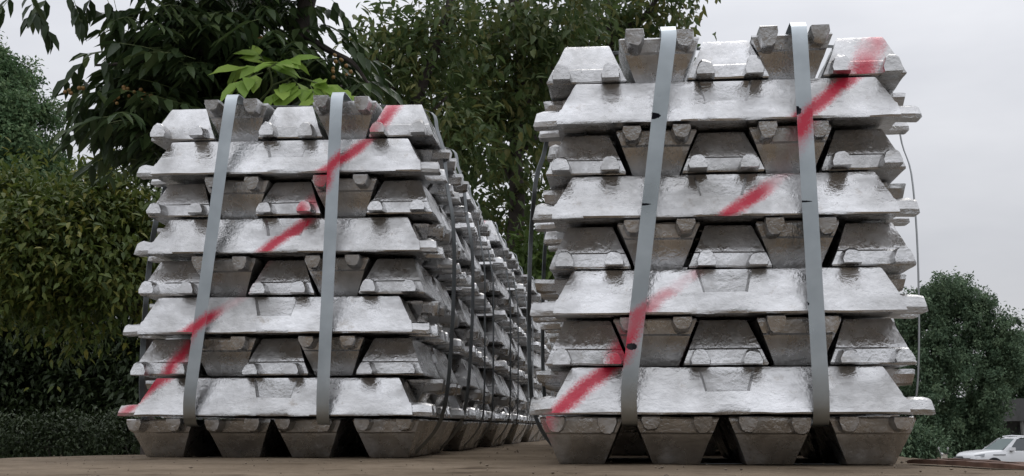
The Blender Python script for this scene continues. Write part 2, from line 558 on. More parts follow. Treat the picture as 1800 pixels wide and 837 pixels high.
    me.set_sharp_from_angle(angle=R(26))
    return me

ALU_PLAIN = aluminium('cast_aluminium')
ING = [ingot_mesh(100 + i) for i in range(7)]
ING_RAG = [ingot_mesh(300 + i, rag=0.0050, droop=0.0060, ear_up=0.001) for i in range(4)]
for me in ING + ING_RAG: me.materials.append(ALU_PLAIN)

def put(parent, me, loc, flip, rz, rg, mat, jit=1.0):
    o = bpy.data.objects.new('ingot', me)
    COL.objects.link(o)
    o.parent = parent
    e = Euler((math.pi if flip else 0.0, 0, 0)).to_matrix()
    rot = Euler((0, 0, rz + R(rg.uniform(-0.7, 0.7)) * jit + (math.pi if rg.random() < 0.5 else 0))).to_matrix() @ e
    o.rotation_euler = rot.to_euler()
    x, y, z = loc
    o.location = (x + rg.uniform(-0.003, 0.003) * jit, y + rg.uniform(-0.004, 0.004) * jit, z + (H_ING if flip else 0))
    if mat is not None:
        o.material_slots[0].link = 'OBJECT'
        o.material_slots[0].material = mat
    return o

def smooth_path(pts, n=5):
    out = []
    P = [Vector(p) for p in pts]
    for i in range(len(P) - 1):
        p0, p1, p2, p3 = P[max(i - 1, 0)], P[i], P[i + 1], P[min(i + 2, len(P) - 1)]
        for k in range(n):
            t = k / n
            out.append(0.5 * ((2 * p1) + (p2 - p0) * t + (2 * p0 - 5 * p1 + 4 * p2 - p3) * t * t + (3 * p1 - p0 - 3 * p2 + p3) * t ** 3))
    out.append(P[-1])
    return out

def ribbon(name, pts, width_dir, w, th, mat, parent):
    """Flat band of real thickness swept along a path; closed loops not needed."""
    vs, fs = [], []
    wd = Vector(width_dir).normalized()
    n = len(pts)
    for i, p in enumerate(pts):
        t = (pts[min(i + 1, n - 1)] - pts[max(i - 1, 0)]).normalized()
        nn = t.cross(wd).normalized()
        wv = nn.cross(t).normalized()
        for a, b in ((-1, -1), (1, -1), (1, 1), (-1, 1)):
            vs.append(p + wv * (a * w / 2) + nn * (b * th / 2))
    for i in range(n - 1):
        for k in range(4):
            k2 = (k + 1) % 4
            fs.append((i * 4 + k, i * 4 + k2, i * 4 + 4 + k2, i * 4 + 4 + k))
    fs.append((3, 2, 1, 0)); fs.append(tuple(n * 4 - 4 + k for k in range(4)))
    return mesh_from(name, vs, fs, mat, parent, smooth=30)

SIDE_STEEL = simple_mat('dark_strap_steel', (0.20, 0.215, 0.22), 0.42, metal=0.8, var=0.3, scale=9)
def bundle(name, loc, rz, seed, label, line, front=None, marks=(), strength=1.0, lean=0.0, LP=0.0933, bow=0.25):
    loc = (loc[0] - 0.385 * math.sin(rz), loc[1], loc[2])      # given by the middle of the front face
    rg = random.Random(seed)
    t = empty(name, loc, rz)
    tag(t, label, 'ingot bundle', 'strapped aluminium ingot bundles in two rows')
    am = aluminium('cast_aluminium_sprayed', t, line, strength, LP=LP)
    sm = aluminium('strap_steel', t, line, strength, strap=True, marks=marks, LP=LP)
    pick = lambda: rg.choice(ING)
    for k, x in enumerate((-0.272, -0.092, 0.082, 0.268)):                  # four feet, wide face up
        put(t, pick(), (x, 0, 0.0005), True, R(90), rg, am, 0.7)
    for L in range(1, 9):
        z = L * LP + 0.0005
        dx = rg.uniform(-0.008, 0.008) + lean * L
        dy = rg.uniform(-0.006, 0.006)
        if L % 2:
            for k in range(5):
                put(t, pick(), (dx + rg.uniform(-0.006, 0.006), -0.288 + 0.144 * k + dy, z), k % 2 == 1, 0.0, rg, am)
        else:
            for k in range(5):
                fl = k % 2 == 1
                me = rg.choice(ING_RAG) if (L == 8) else pick()
                put(t, me, (-0.27 + 0.135 * k + dx, dy - 0.004, z), fl, R(90), rg, am, 1.0)
    top = 9 * LP + 0.004
    fx = front or ((-0.114, -0.180), (0.136, 0.170))
    for (xt, xb) in fx:                                                     # bands across the front, over the top and down the back
        xm = xt + lean * 8
        pts = [(xb, 0.0, 0.086), (xb, -0.20, 0.086), (xb, -0.30, 0.082), (xb, -0.340, 0.072), (xb, -0.374, 0.084), (xb, -0.3835, 0.14)]
        for i in range(1, 7):
            u = i / 7
            pts.append((xb + (xm - xb) * u, -0.3845 - 0.001 * u, 0.14 + (top - 0.16) * u))
        pts += [(xm, -0.3845, top - 0.030), (xm, -0.372, top - 0.004), (xm, -0.345, top + 0.004), (xm, -0.2, top + 0.002), (xm, 0, top + 0.001), (xm, 0.2, top + 0.002),
                (xm, 0.345, top + 0.004), (xm, 0.378, top - 0.010), (xm, 0.392, top - 0.06), (xb, 0.397, 0.3), (xb, 0.396, 0.11), (xb, 0.385, 0.07), (xb, 0.33, 0.066), (xb, 0.2, 0.082), (xb, 0, 0.084)]
        ribbon('strap', smooth_path(pts, 4), (1, 0, 0), 0.0295, 0.0012, sm, t)
    for yy in (-0.19 + rg.uniform(-0.03, 0.03), 0.20 + rg.uniform(-0.03, 0.03)):   # bands round the sides and under the feet
        a = 0.02 * rg.random()
        xe = 0.378
        B = 0.013 * bow
        half = [(0.0, top + 0.001 + a), (0.12, top + 0.003 + a), (0.24, top + 0.002 + a * .6), (0.318, top - 0.004), (0.334, top - 0.05), (0.352, top - 0.105), (0.366, top - 0.20),
                (xe + B * .4, 0.58), (xe + B, 0.45), (xe + B, 0.30), (xe + B * .6, 0.17), (xe - 0.003, 0.10), (0.356, 0.058), (0.325, 0.022), (0.305, 0.004), (0.27, -0.0012), (0.0, -0.0012)]
        pts = [(x + lean * z * 10, yy, z) for x, z in half] + [(-x + lean * z * 10, yy, z) for x, z in half[::-1][1:]]
        pts = [Vector(p) for p in pts]
        ribbon('strap', smooth_path(pts, 4), (0.40, 1, 0), 0.018 if bow > .5 else 0.010, 0.0012, SIDE_STEEL, t)
    return t

ORD = ['front', 'second', 'third', 'fourth', 'fifth', 'sixth', 'seventh', 'eighth']
A_ROW = math.tan(R(5.6))
rgb = random.Random(5)
RM = [(-0.128, 0.662, 0.016, 0.0065), (0.144, 0.665, 0.010, 0.009), (-0.148, 0.489, 0.014, 0.0022), (0.152, 0.489, 0.014, 0.0018), (-0.174, 0.219, 0.010, 0.0065), (0.152, 0.296, 0.003, 0.003)]
for k in range(4):
    y = 2.22 + 0.83 * k
    b = bundle('ingot_bundle', (0.397 + 0.83 * k * A_ROW + (0.085 if k == 1 else 0), y + 0.385, 0), R(-5.6 if k == 0 else -5.5 + rgb.uniform(-2, 2)), 40 + k,
               'largest strapped bundle of silvery ingots with red spray stripe, front of the right row' if k == 0 else
               f'strapped silvery ingot bundle, {ORD[k]} from the front in the right row', (-0.292, 0.107, 0.332, 0.84),
               marks=RM if k == 0 else (), lean=0.0026 if k == 0 else 0.0, bow=1.0 if k == 0 else 0.25)
for k in range(8):
    y = 2.78 + 0.83 * k
    b = bundle('ingot_bundle', (-0.563 + 0.83 * k * A_ROW, y + 0.385, 0), R(-4.6 if k == 0 else -5.5 + rgb.uniform(-2.0, 2.0)), 60 + k,
               'strapped bundle of silvery ingots with red spray stripe, front of the left row' if k == 0 else
               f'strapped silvery ingot bundle, {ORD[k]} from the front in the left row', (-0.304, 0.138, 0.292, 0.86),
               front=((-0.140, -0.186), (0.120, 0.128)) if k == 0 else None, lean=0.0030 if k == 0 else 0.0, LP=0.0957, bow=1.0 if k == 0 else 0.25)

# ------------------------------------------------------------------ planks and scraps on the platform edge
wood = simple_mat('weathered_wood', (0.13, 0.075, 0.055), 0.85, var=0.45, scale=30, bump=0.6)
def lath(name, p0, p1, w, h, label, seed):
    rg = random.Random(seed)
    p0, p1 = Vector(p0), Vector(p1)
    d = (p1 - p0); L = d.length; d.normalize()
    s = Vector((d.y, -d.x, 0)).normalized()
    vs, fs = [], []
    n = 14
    for i in range(n + 1):
        u = i / n
        c = p0 + d * (L * u) + Vector((0, 0, 0.0008 + 0.001 * math.sin(u * 5)))
        ww = w * (1 if 0.08 < u < 0.94 else 0.55) + rg.uniform(-.002, .002)
        hh = h * (1 if 0.05 < u < 0.95 else 0.6) + rg.uniform(-.0008, .0008)
        vs += [c - s * ww / 2, c + s * ww / 2, c + s * ww / 2 + Vector((0, 0, hh)), c - s * ww / 2 + Vector((0, 0, hh))]
    for i in range(n):
        for k in range(4):
            k2 = (k + 1) % 4
            fs.append((i * 4 + k, i * 4 + k2, i * 4 + 4 + k2, i * 4 + 4 + k))
    fs.append((3, 2, 1, 0)); fs.append(tuple(n * 4 + k for k in range(4)))
    tag(mesh_from(name, vs, fs, wood, smooth=30), label, 'wooden lath', 'broken wooden laths by the right bundle')
lath('wooden_lath', (0.775, 2.36, 0), (0.868, 2.045, 0), 0.035, 0.0085, 'long reddish brown wooden lath lying nearest at the platform edge', 1)
lath('wooden_lath', (0.880, 2.51, 0), (0.945, 2.22, 0), 0.028, 0.006, 'thin dark wooden lath lying behind the longer one', 2)
grit_m = simple_mat('grit', (0.17, 0.135, 0.10), 0.9, var=0.5, scale=120)
rg = random.Random(17)
mb = MB()
ico = [(0, 0, 1), (.9, 0, .1), (.28, .85, .2), (-.72, .52, 0), (-.7, -.5, .15), (.3, -.84, .05), (0, 0, -.7)]
icf = [(0, 1, 2), (0, 2, 3), (0, 3, 4), (0, 4, 5), (0, 5, 1), (6, 2, 1), (6, 3, 2), (6, 4, 3), (6, 5, 4), (6, 1, 5)]
for k in range(900):
    y = 1.0 + 4.2 * rg.random() ** 1.3
    x = rg.uniform(left_edge(y) + .03, 0.94)
    r_ = 0.0012 + 0.0035 * rg.random() ** 4
    a = rg.uniform(0, 6.28); ca_, sa_ = math.cos(a), math.sin(a)
    st_ = (rg.uniform(.7, 1.5), rg.uniform(.7, 1.3), rg.uniform(.5, .9))
    mb.add([(x + r_ * (vx * st_[0] * ca_ - vy * st_[1] * sa_), y + r_ * (vx * st_[0] * sa_ + vy * st_[1] * ca_), r_ * .4 + r_ * vz * st_[2]) for vx, vy, vz in ico], icf)
tag(mb.build('grit', grit_m, smooth=None), 'loose grit and small stones strewn over the platform', 'grit', kind='stuff')
scrap_m = aluminium('aluminium_foil')
rg = random.Random(3)
mb = MB()
for k in range(7):
    c = Vector((0.862 + 0.03 * rg.random(), 1.99 + 0.03 * rg.random(), 0.001))
    an = rg.uniform(0, 6.28)
    d = Vector((math.cos(an), math.sin(an), rg.uniform(0.2, 1.0))).normalized()
    s = d.orthogonal().normalized()
    l, w = rg.uniform(.010, .022), rg.uniform(.002, .005)
    mb.add([c - s * w, c + s * w, c + d * l * .5 + s * w * 1.6, c + d * l * .5 - s * w * 1.2, c + d * l, c + Vector((0, 0, .001))],
           [(0, 1, 2, 3), (3, 2, 4), (0, 5, 1)])
tag(mb.build('metal_scrap', scrap_m, smooth=None), 'small crumpled silvery scrap by the end of the lath', 'scrap')

# ------------------------------------------------------------------ foliage
def leaf_batch(P, D, Nn, ln, wd, rng, fold=0.18, curl=0.12, rich=True):
    """Leaf blades: folded along the midrib, pointed, slightly curled. Arrays (n,3), sizes (n,)."""
    n = len(P)
    D = D / np.linalg.norm(D, axis=1, keepdims=True)
    Sd = np.cross(D, Nn); Sd /= (np.linalg.norm(Sd, axis=1, keepdims=True) + 1e-9)
    Up = np.cross(Sd, D)
    ln = ln[:, None]; wd = wd[:, None]
    def pt(u, s, h): return P + D * (ln * u) + Sd * (wd * s) + Up * (wd * h - ln * curl * u * u)
    if rich:
        vs = [pt(0, 0, 0), pt(.28, .46, fold), pt(.28, -.46, fold), pt(.30, 0, 0), pt(.66, .36, fold), pt(.66, -.36, fold), pt(.68, 0, 0), pt(1, 0, 0)]
        T = [(0, 1, 3), (0, 3, 2), (1, 4, 6), (1, 6, 3), (3, 6, 5), (3, 5, 2), (4, 7, 6), (6, 7, 5)]
    else:
        vs = [pt(0, 0, 0), pt(.42, .5, fold), pt(.42, -.5, fold), pt(.45, 0, 0), pt(1, 0, 0)]
        T = [(0, 1, 3), (0, 3, 2), (1, 4, 3), (3, 4, 2)]
    k = len(vs)
    V = np.stack(vs, axis=1).reshape(-1, 3)
    T = np.array(T)[None] + (np.arange(n) * k)[:, None, None]
    return V, T.reshape(-1, 3), k

def rand_dirs(rng, n):
    v = rng.normal(size=(n, 3))
    return v / np.linalg.norm(v, axis=1, keepdims=True)

def sublobes(blobs, n, f, seed):
    """Break big lobes into many small ones lying over their surface (facing the light and the viewer)."""
    rg = random.Random(seed)
    out = []
    W_ = sum(b[2] for b in blobs)
    for (c, r, w) in blobs:
        for k in range(max(3, int(n * w / W_))):
            while True:
                d = Vector((rg.gauss(0, 1), rg.gauss(0, 1) - .35, rg.gauss(0, 1) + .25)).normalized()
                if d.z > -.75: break
            q = rg.uniform(.62, .95)
            p = Vector((c[0] + d.x * r[0] * q, c[1] + d.y * r[1] * q, c[2] + d.z * r[2] * q))
            s_ = f * rg.uniform(.6, 1.35)
            out.append((p, (r[0] * s_, r[0] * s_, r[0] * s_ * .8), s_ * s_))
        out.append((c, tuple(x * .75 for x in r), 1.2))
    return out

def crown(name, parent, blobs, n, size, mat, seed, per=40, spread=0.16, aspect=0.42, droop=0.5, rich=False, shell=0.55, tint_amp=0.5, form=0.0):
    """Leaves in clumps through ellipsoid lobes. blobs: (centre, radii, weight)."""
    rng = np.random.default_rng(seed)
    w = np.array([b[2] for b in blobs], float); w /= w.sum()
    nc = max(1, n // per)
    bi = rng.choice(len(blobs), size=nc, p=w)
    d = rand_dirs(rng, nc)
    r = (shell + (1 - shell) * rng.random(nc)) ** 1.0
    r = np.where(rng.random(nc) < 0.35, rng.random(nc) ** 0.5, r)
    C = np.array([b[0][:] for b in blobs])[bi] + d * r[:, None] * np.array([b[1] for b in blobs])[bi]
    ci = np.repeat(np.arange(nc), per)
    P = C[ci] + rng.normal(size=(nc * per, 3)) * spread * (0.6 + 0.8 * rng.random(nc))[ci][:, None]
    out = d[ci]
    D = rand_dirs(rng, nc * per) * 0.9 + out * 0.7 + np.array([0, 0, -droop])
    Nn = rand_dirs(rng, nc * per) * 0.6 + np.array([0, 0, 1.0]) * (1 - form) + out * (0.3 + form * 1.0)
    ln = size * (0.65 + 0.7 * rng.random(nc * per))
    V, T, k = leaf_batch(P, D, Nn, ln, ln * aspect, rng, rich=rich)
    tc_ = rng.random(nc)[ci] * tint_amp + rng.random(nc * per) * (1 - tint_amp)
    o = np_mesh(name, V, T, mat, parent, tint=np.repeat(tc_, k), smooth=rich)
    o['kind'] = 'stuff'
    return o, C

bark = simple_mat('bark', (0.055, 0.045, 0.04), 0.9, var=0.4, scale=12, bump=0.8)
bark_pale = simple_mat('bark_pale', (0.10, 0.085, 0.07), 0.9, var=0.4, scale=12, bump=0.8)
twig_m = simple_mat('green_twig', (0.10, 0.13, 0.045), 0.7, var=0.2)

def limb(pts, r0, r1, mb, n=8, rg=None, wob=0.04):
    P = smooth_path(pts, 6)
    if rg:
        P = [p + Vector((mnoise.noise((p.z * 1.7, p.x, 2)), mnoise.noise((p.x, p.z * 1.9, 7)), 0)) * wob for p in P]
    mb.tube(P, [r0 + (r1 - r0) * i / (len(P) - 1) for i in range(len(P))], n)

# ---- the fruiting tree close behind the left row: compound leaves, small orange-brown fruits
leaf_dark = leaf_mat('soapberry_leaf', (0.026, 0.046, 0.018), (0.046, 0.076, 0.027), (0.080, 0.112, 0.038), 0.26, 0.42, 0.35)
leaf_young = leaf_mat('young_leaf', (0.17, 0.285, 0.045), (0.22, 0.35, 0.06), (0.29, 0.41, 0.08), 0.32, 0.5, 0.3)
ft = empty('fruit_tree', (at(500, 300, 7.6).x, 7.6 * KD, GZ))
tag(ft, 'dark green tree with drooping compound leaves and small fruits behind the left row', 'tree')
def loc_to(parent, p):
    return Vector(p) - Vector(parent.location)
def child_mesh(mb, name, mat, parent, smooth=50):
    mb.v = [tuple(Vector(v) - Vector(parent.location)) for v in mb.v]
    return mb.build(name, mat, parent, smooth)
def shift(o, parent):
    o.location = -Vector(parent.location)
    return o
rg = random.Random(11)
mb = MB()
base = Vector((at(500, 300, 7.6).x, 7.6 * KD, GZ - 0.05))
limb([base, base + Vector((.02, 0, 1.2)), at(505, 330, 7.6), at(508, 170, 7.6), at(530, 40, 7.55), at(560, -120, 7.5), at(560, -420, 7.5)], 0.075, 0.022, mb, 10, rg, 0.02)
child_mesh(mb, 'trunk', bark, ft)
BR = [  # main limbs in view and above it
    [at(508, 190, 7.6), at(430, 120, 7.4), at(330, 90, 7.1), at(230, 110, 6.9), at(165, 115, 6.8)],
    [at(508, 230, 7.6), at(420, 210, 7.3), at(320, 190, 7.1), at(220, 150, 7.0)],
    [at(380, 260, 7.6), at(378, 120, 7.5), at(372, 0, 7.4), at(360, -150, 7.4)],
    [at(528, 60, 7.6), at(580, 90, 7.3), at(620, 110, 7.1), at(650, 150, 7.1)],
    [at(545, -60, 7.5), at(420, -70, 7.2), at(250, -55, 6.9), at(90, -40, 6.7), at(-40, -20, 6.6)],
    [at(508, 250, 7.6), at(560, 190, 7.0), at(600, 150, 6.8)],
    [at(420, 210, 7.4), at(340, 260, 7.2), at(260, 270, 7.0)],
]
for P in BR:
    mb = MB()
    limb(P, 0.02, 0.005, mb, 6, rg, 0.02)
    child_mesh(mb, 'branch', bark, ft)

def compound(rng, p, d, L, npair, lsize, droop=0.8):
    """One pinnate leaf: returns rachis points and leaflet arrays."""
    d = Vector(d).normalized()
    pts = [Vector(p)]
    cur = d.copy()
    for i in range(npair):
        cur = (cur + Vector((0, 0, -droop * 0.14))).normalized()
        pts.append(pts[-1] + cur * (L / npair))
    side = d.cross(Vector((0, 0, 1)))
    side = side.normalized() if side.length > .1 else Vector((1, 0, 0))
    Ls = []
    for i in range(1, npair + 1):
        t = (pts[i] - pts[i - 1]).normalized()
        for s in (-1, 1):
            dd = side * s * 0.8 + t * 0.55 + Vector((0, 0, -droop * 0.75)) + Vector(rng.normal(size=3)) * 0.12
            nn = Vector((0, 0, 1)) * 0.8 + side * s * 0.5 + Vector(rng.normal(size=3)) * 0.15
            Ls.append((pts[i], dd, nn, lsize * (0.8 + 0.35 * rng.random())))
    tdir = (pts[-1] - pts[-2]).normalized() + Vector((0, 0, -.2))
    Ls.append((pts[-1], tdir, Vector((0, 0, 1)) + side * 0.2, lsize))
    return pts, Ls

def px_blob_points(rng, blobs, n):
    w = np.array([b[5] for b in blobs], float); w /= w.sum()
    out = []
    for i in rng.choice(len(blobs), size=n, p=w):
        cx, cy, rx, ry, Y, _ = blobs[i]
        a = rng.random() * 6.283; r = math.sqrt(rng.random())
        out.append(at(cx + rx * r * math.cos(a), cy + ry * r * math.sin(a), Y + rng.normal() * 0.28))
    return out

rng = np.random.default_rng(21)
FB = [(300, 60, 75, 55, 7.1, 6), (390, 60, 90, 80, 7.3, 9), (470, 60, 70, 60, 7.5, 5), (310, 170, 85, 70, 7.3, 9), (420, 150, 110, 65, 7.5, 9), (265, 190, 55, 50, 7.2, 6), (300, 250, 70, 40, 7.5, 7),
      (530, 140, 85, 50, 7.4, 7), (590, 150, 45, 45, 7.3, 3), (225, 190, 35, 30, 7.0, 2), (500, 110, 90, 30, 7.3, 4), (240, 265, 25, 22, 7.4, 2), (450, 230, 170, 60, 7.9, 8), (590, 210, 50, 40, 7.7, 4),
      (330, 110, 130, 70, 7.8, 8), (430, 20, 90, 40, 7.8, 5),
      (300, -120, 260, 70, 7.2, 12), (560, -130, 120, 60, 7.6, 7), (420, -260, 300, 80, 7.4, 12), (480, -420, 240, 80, 7.6, 8)]
PP, DD, NN, SS = [], [], [], []
mb = MB()
for p in px_blob_points(rng, FB, 980):
    an = rng.random() * 6.283
    pts, Ls = compound(rng, p, (math.cos(an), math.sin(an), -0.1 + 0.4 * rng.random()), 0.16 + 0.10 * rng.random(), int(rng.integers(3, 6)), 0.105)
    mb.tube(pts, 0.0013, 3, False)
    for (q, d, n_, s) in Ls:
        PP.append(q); DD.append(d); NN.append(n_); SS.append(s)
PP, DD, NN, SS = map(np.array, (PP, DD, NN, SS))
V, T, k = leaf_batch(PP, DD, NN, SS, SS * 0.34, rng, rich=True)
o = np_mesh('crown', V - np.array(ft.location)[None], T, leaf_dark, ft, tint=np.repeat(rng.random(len(PP)), k), smooth=True)
o['kind'] = 'stuff'
child_mesh(mb, 'leaf_stalks', twig_m, ft)['kind'] = 'stuff'

# single leaves that stand out against the sky, and the pale young sprig: every blade an object of its own
def blade_mesh(name, mat, curl, fold, tint):
    rngl = np.random.default_rng(int(curl * 1000 + tint * 77))
    V, T, k = leaf_batch(np.zeros((1, 3)), np.array([[1.0, 0, 0]]), np.array([[0, 0, 1.0]]), np.array([1.0]), np.array([0.34]), rngl, fold=fold, curl=curl)
    me = bpy.data.meshes.new(name)
    me.from_pydata(V.tolist(), [], T.tolist())
    a_ = me.attributes.new('tint', 'FLOAT', 'POINT'); a_.data.foreach_set('value', [tint] * len(V))
    me.polygons.foreach_set('use_smooth', [True] * len(T))
    me.materials.append(mat)
    return me
BL_D = [blade_mesh('leaf', leaf_dark, c, f, t) for c, f, t in ((.10, .15, .2), (.2, .22, .5), (.05, .1, .8), (.28, .18, .35))]
BL_Y = [blade_mesh('leaf', leaf_young, c, f, t) for c, f, t in ((.10, .10, .2), (.18, .16, .6), (.03, .08, .9))]
def put_leaf(me, parent, q, d, nn, s, wide=1.0):
    d = Vector(d).normalized(); nn = Vector(nn)
    sd = d.cross(nn).normalized(); up = sd.cross(d)
    M = Matrix((( d.x, -sd.x, up.x, 0), (d.y, -sd.y, up.y, 0), (d.z, -sd.z, up.z, 0), (0, 0, 0, 1)))
    o = bpy.data.objects.new('leaf', me)
    COL.objects.link(o)
    o.parent = parent
    o.matrix_local = Matrix.Translation(Vector(q) - Vector(parent.location)) @ M @ Matrix.Diagonal((s, s * wide, s, 1))
    return o
rng = np.random.default_rng(33)
stalks = MB()
SPR = [(30, -15, 6.7, (-.5, .1, -.3)), (48, -22, 6.7, (.3, -.2, -.5)), (15, 0, 6.6, (-.4, 0, -.5)), (62, -5, 6.75, (.3, .2, -.6)), (95, -12, 6.8, (-.4, 0, -.3)), (112, -18, 6.8, (.4, .1, -.5)), (128, -5, 6.8, (.3, -.1, -.6)),
       (165, -14, 6.9, (-.3, .1, -.5)), (185, -10, 6.9, (.3, 0, -.6)), (200, -2, 6.9, (.2, .1, -.7)),
       (270, 15, 7.0, (-.5, 0, .1)), (268, 40, 7.0, (-.5, 0, -.3)), (225, 55, 6.9, (-.5, .1, .2)), (160, 100, 6.8, (-.7, .2, -.3)), (180, 88, 6.8, (.2, 0, -.6)),
       (150, 150, 6.8, (-.2, .1, -.8)), (205, 130, 6.9, (-.3, 0, -.8)), (235, 100, 6.95, (-.3, .1, -.6)), (170, 180, 6.9, (.1, .1, -.8)),
       (195, 205, 6.95, (-.1, 0, -.9)), 
       (545, -4, 7.3, (.2, 0, -.8)), (575, -8, 7.3, (.5, 0, -.4)), (560, 62, 7.2, (.7, 0, .4)), (585, 68, 7.2, (.6, .1, .1)), (600, 75, 7.1, (.6, 0, -.2))]
for (px, py, Y, d) in SPR:
    pts, Ls = compound(rng, at(px, py, Y), d, 0.10 + 0.05 * rng.random(), 3, 0.098, 1.0)
    stalks.tube(pts, 0.0013, 3, False)
    for (q, dd, n_, s) in Ls:
        put_leaf(BL_D[int(rng.integers(4))], ft, q, dd, n_, s)
for (px, py, Y, d) in [(462, 118, 6.55, (-.95, -.1, .12)), (468, 118, 6.6, (-.25, .3, .55)), (474, 120, 6.55, (.75, -.1, .42)), (470, 122, 6.5, (.35, -.5, .1)), (462, 128, 6.5, (-.55, -.5, -.3)),
                       (515, 140, 6.5, (.3, -.4, -.3)), (535, 140, 6.5, (.9, 0, -.1)), (512, 142, 6.45, (-.5, -.4, -.5)), (560, 150, 6.45, (.8, -.1, -.25)), (545, 150, 6.45, (.3, -.6, -.5)), (582, 156, 6.45, (.9, 0, -.35))]:
    pts, Ls = compound(rng, at(px, py, Y), d, 0.08 + 0.03 * rng.random(), 3, 0.120, 0.5)
    stalks.tube(pts, 0.002, 4, False)
    for (q, dd, n_, s) in Ls:
        put_leaf(BL_Y[int(rng.integers(3))], ft, q, dd, Vector(n_) + Vector((0, -.8, 0)), s * (0.8 + 0.35 * rng.random()), 1.35)
child_mesh(MB().tube(smooth_path([at(455, 178, 6.8), at(478, 150, 6.65), at(470, 112, 6.55)], 4), 0.004, 6), 'stem', twig_m, ft)
child_mesh(MB().tube(smooth_path([at(478, 150, 6.65), at(500, 142, 6.55), at(522, 135, 6.5), at(582, 156, 6.45)], 4), 0.003, 6), 'stem', twig_m, ft)
child_mesh(stalks, 'leaf_stalks', twig_m, ft)['kind'] = 'stuff'
fruit_m = simple_mat('fruit_skin', (0.20, 0.115, 0.035), 0.5, var=0.35, scale=60)
bm = bmesh.new(); bmesh.ops.create_icosphere(bm, subdivisions=2, radius=0.0095)
for v in bm.verts: v.co *= 1 + 0.06 * mnoise.noise(v.co * 140)
fme = bpy.data.meshes.new('fruit'); bm.to_mesh(fme); bm.free(); fme.materials.append(fruit_m)
fme.polygons.foreach_set('use_smooth', [True] * len(fme.polygons))
for (cx, cy, Y, n) in ((222, 160, 6.8, 6), (205, 178, 6.75, 5), (245, 168, 6.8, 5), (265, 170, 6.85, 3), (150, 155, 6.7, 3), (122, 162, 6.65, 3), (345, 55, 6.85, 4), (443, 65, 6.95, 5), (465, 72, 6.95, 3), (590, 105, 6.9, 5),
                       (585, 122, 6.9, 4), (420, 150, 6.9, 3), (428, 155, 6.9, 2), (602, 130, 6.9, 3), (335, 52, 6.85, 2)):
    for i in range(n):
        o = bpy.data.objects.new('fruit', fme); COL.objects.link(o); o.parent = ft
        p = at(cx + rng.normal() * 7, cy + rng.normal() * 5, Y + rng.normal() * 0.03)
        o.location = p - Vector(ft.location)
        s = 0.65 + 0.35 * rng.random(); o.scale = (s, s, s)

# ---- trees further back
def pxb(cx, cy, rx, ry, Y, ryd, w):
    """Lobe described by where it shows and how deep it is: (centre, radii, weight)."""
    c = at(cx, cy, Y); s = Y * KD / FPX
    return (c, (rx * s, ryd, ry * s), w)

def tree(name, label, trunk_px, Y, blobs, n, size, mat, seed, trunk_r, limbs=(), per=40, spread=0.16, aspect=0.42, droop=0.5, rich=False, shell=0.55, tmat=None, group=None, form=0.0):
    bx = at(trunk_px[0][0], trunk_px[0][1], Y)
    t = empty(name, (bx.x, bx.y, GZ))
    tag(t, label, 'tree', group)
    rg = random.Random(seed)
    mb = MB()
    limb([Vector((bx.x, bx.y, GZ - 0.1))] + [at(x, y, Y) for x, y in trunk_px], trunk_r, trunk_r * 0.3, mb, 9, rg, 0.06)
    child_mesh(mb, 'trunk', tmat or bark, t)
    for L in limbs:
        mb = MB()
        limb([at(*q) for q in L], trunk_r * 0.45, trunk_r * 0.1, mb, 6, rg, 0.05)
        child_mesh(mb, 'branch', tmat or bark, t)
    o, C = crown('crown', t, blobs, n, size, mat, seed, per, spread, aspect, droop, rich, shell, form=form)
    shift(o, t)
    return t

leaf_mid = leaf_mat('mid_leaf', (0.056, 0.096, 0.036), (0.100, 0.142, 0.050), (0.19, 0.175, 0.055), 0.42, 0.5, 0.3)
tree('leafy_tree', 'leafy tree with thin trunk rising between the two rows of bundles', [(905, 520), (905, 300), (915, 150), (905, -50), (900, -300)], 15.0,
     [pxb(900, 60, 110, 80, 15, .9, 7), pxb(850, 150, 120, 80, 15, .9, 9), pxb(960, 120, 100, 90, 15.3, .9, 8), pxb(880, 250, 110, 70, 15, .9, 6), pxb(1000, 40, 90, 60, 15, .9, 6),
      pxb(820, 330, 80, 60, 15.4, .7, 4), pxb(920, 370, 70, 60, 15.4, .7, 4), pxb(900, -120, 240, 110, 15, 1.3, 8)], 7200, 0.105, leaf_mid, 201, 0.09,
     [[(905, 330, 15), (860, 220, 14.9), (800, 150, 14.7)], [(912, 200, 15), (970, 120, 15.1), (1060, 60, 15.2)], [(905, 280, 15), (950, 230, 15.1), (985, 180, 15.2)]], per=44, spread=0.125, aspect=0.42, rich=True, tmat=bark)
tree('leafy_tree', 'loose leafy tree directly behind the tops of the left row', [(700, 520), (715, 300), (745, 150), (790, 0), (830, -200)], 13.0,
     [pxb(690, 130, 75, 55, 13, .7, 6), pxb(760, 90, 75, 60, 13.2, .7, 6), pxb(730, 210, 90, 60, 13, .7, 7), pxb(800, 250, 70, 70, 13.2, .7, 6), pxb(660, 80, 35, 30, 13, .4, 2), pxb(780, 30, 50, 30, 13.2, .5, 3),
      pxb(760, 330, 80, 60, 13.3, .6, 5), pxb(830, -180, 130, 70, 13, 1.0, 5)], 5200, 0.092, leaf_mid, 202, 0.075,
     [[(705, 320, 13), (740, 230, 13), (790, 170, 13)], [(712, 200, 13), (680, 130, 12.9), (650, 90, 12.8)]], per=40, spread=0.12, aspect=0.40, rich=True)
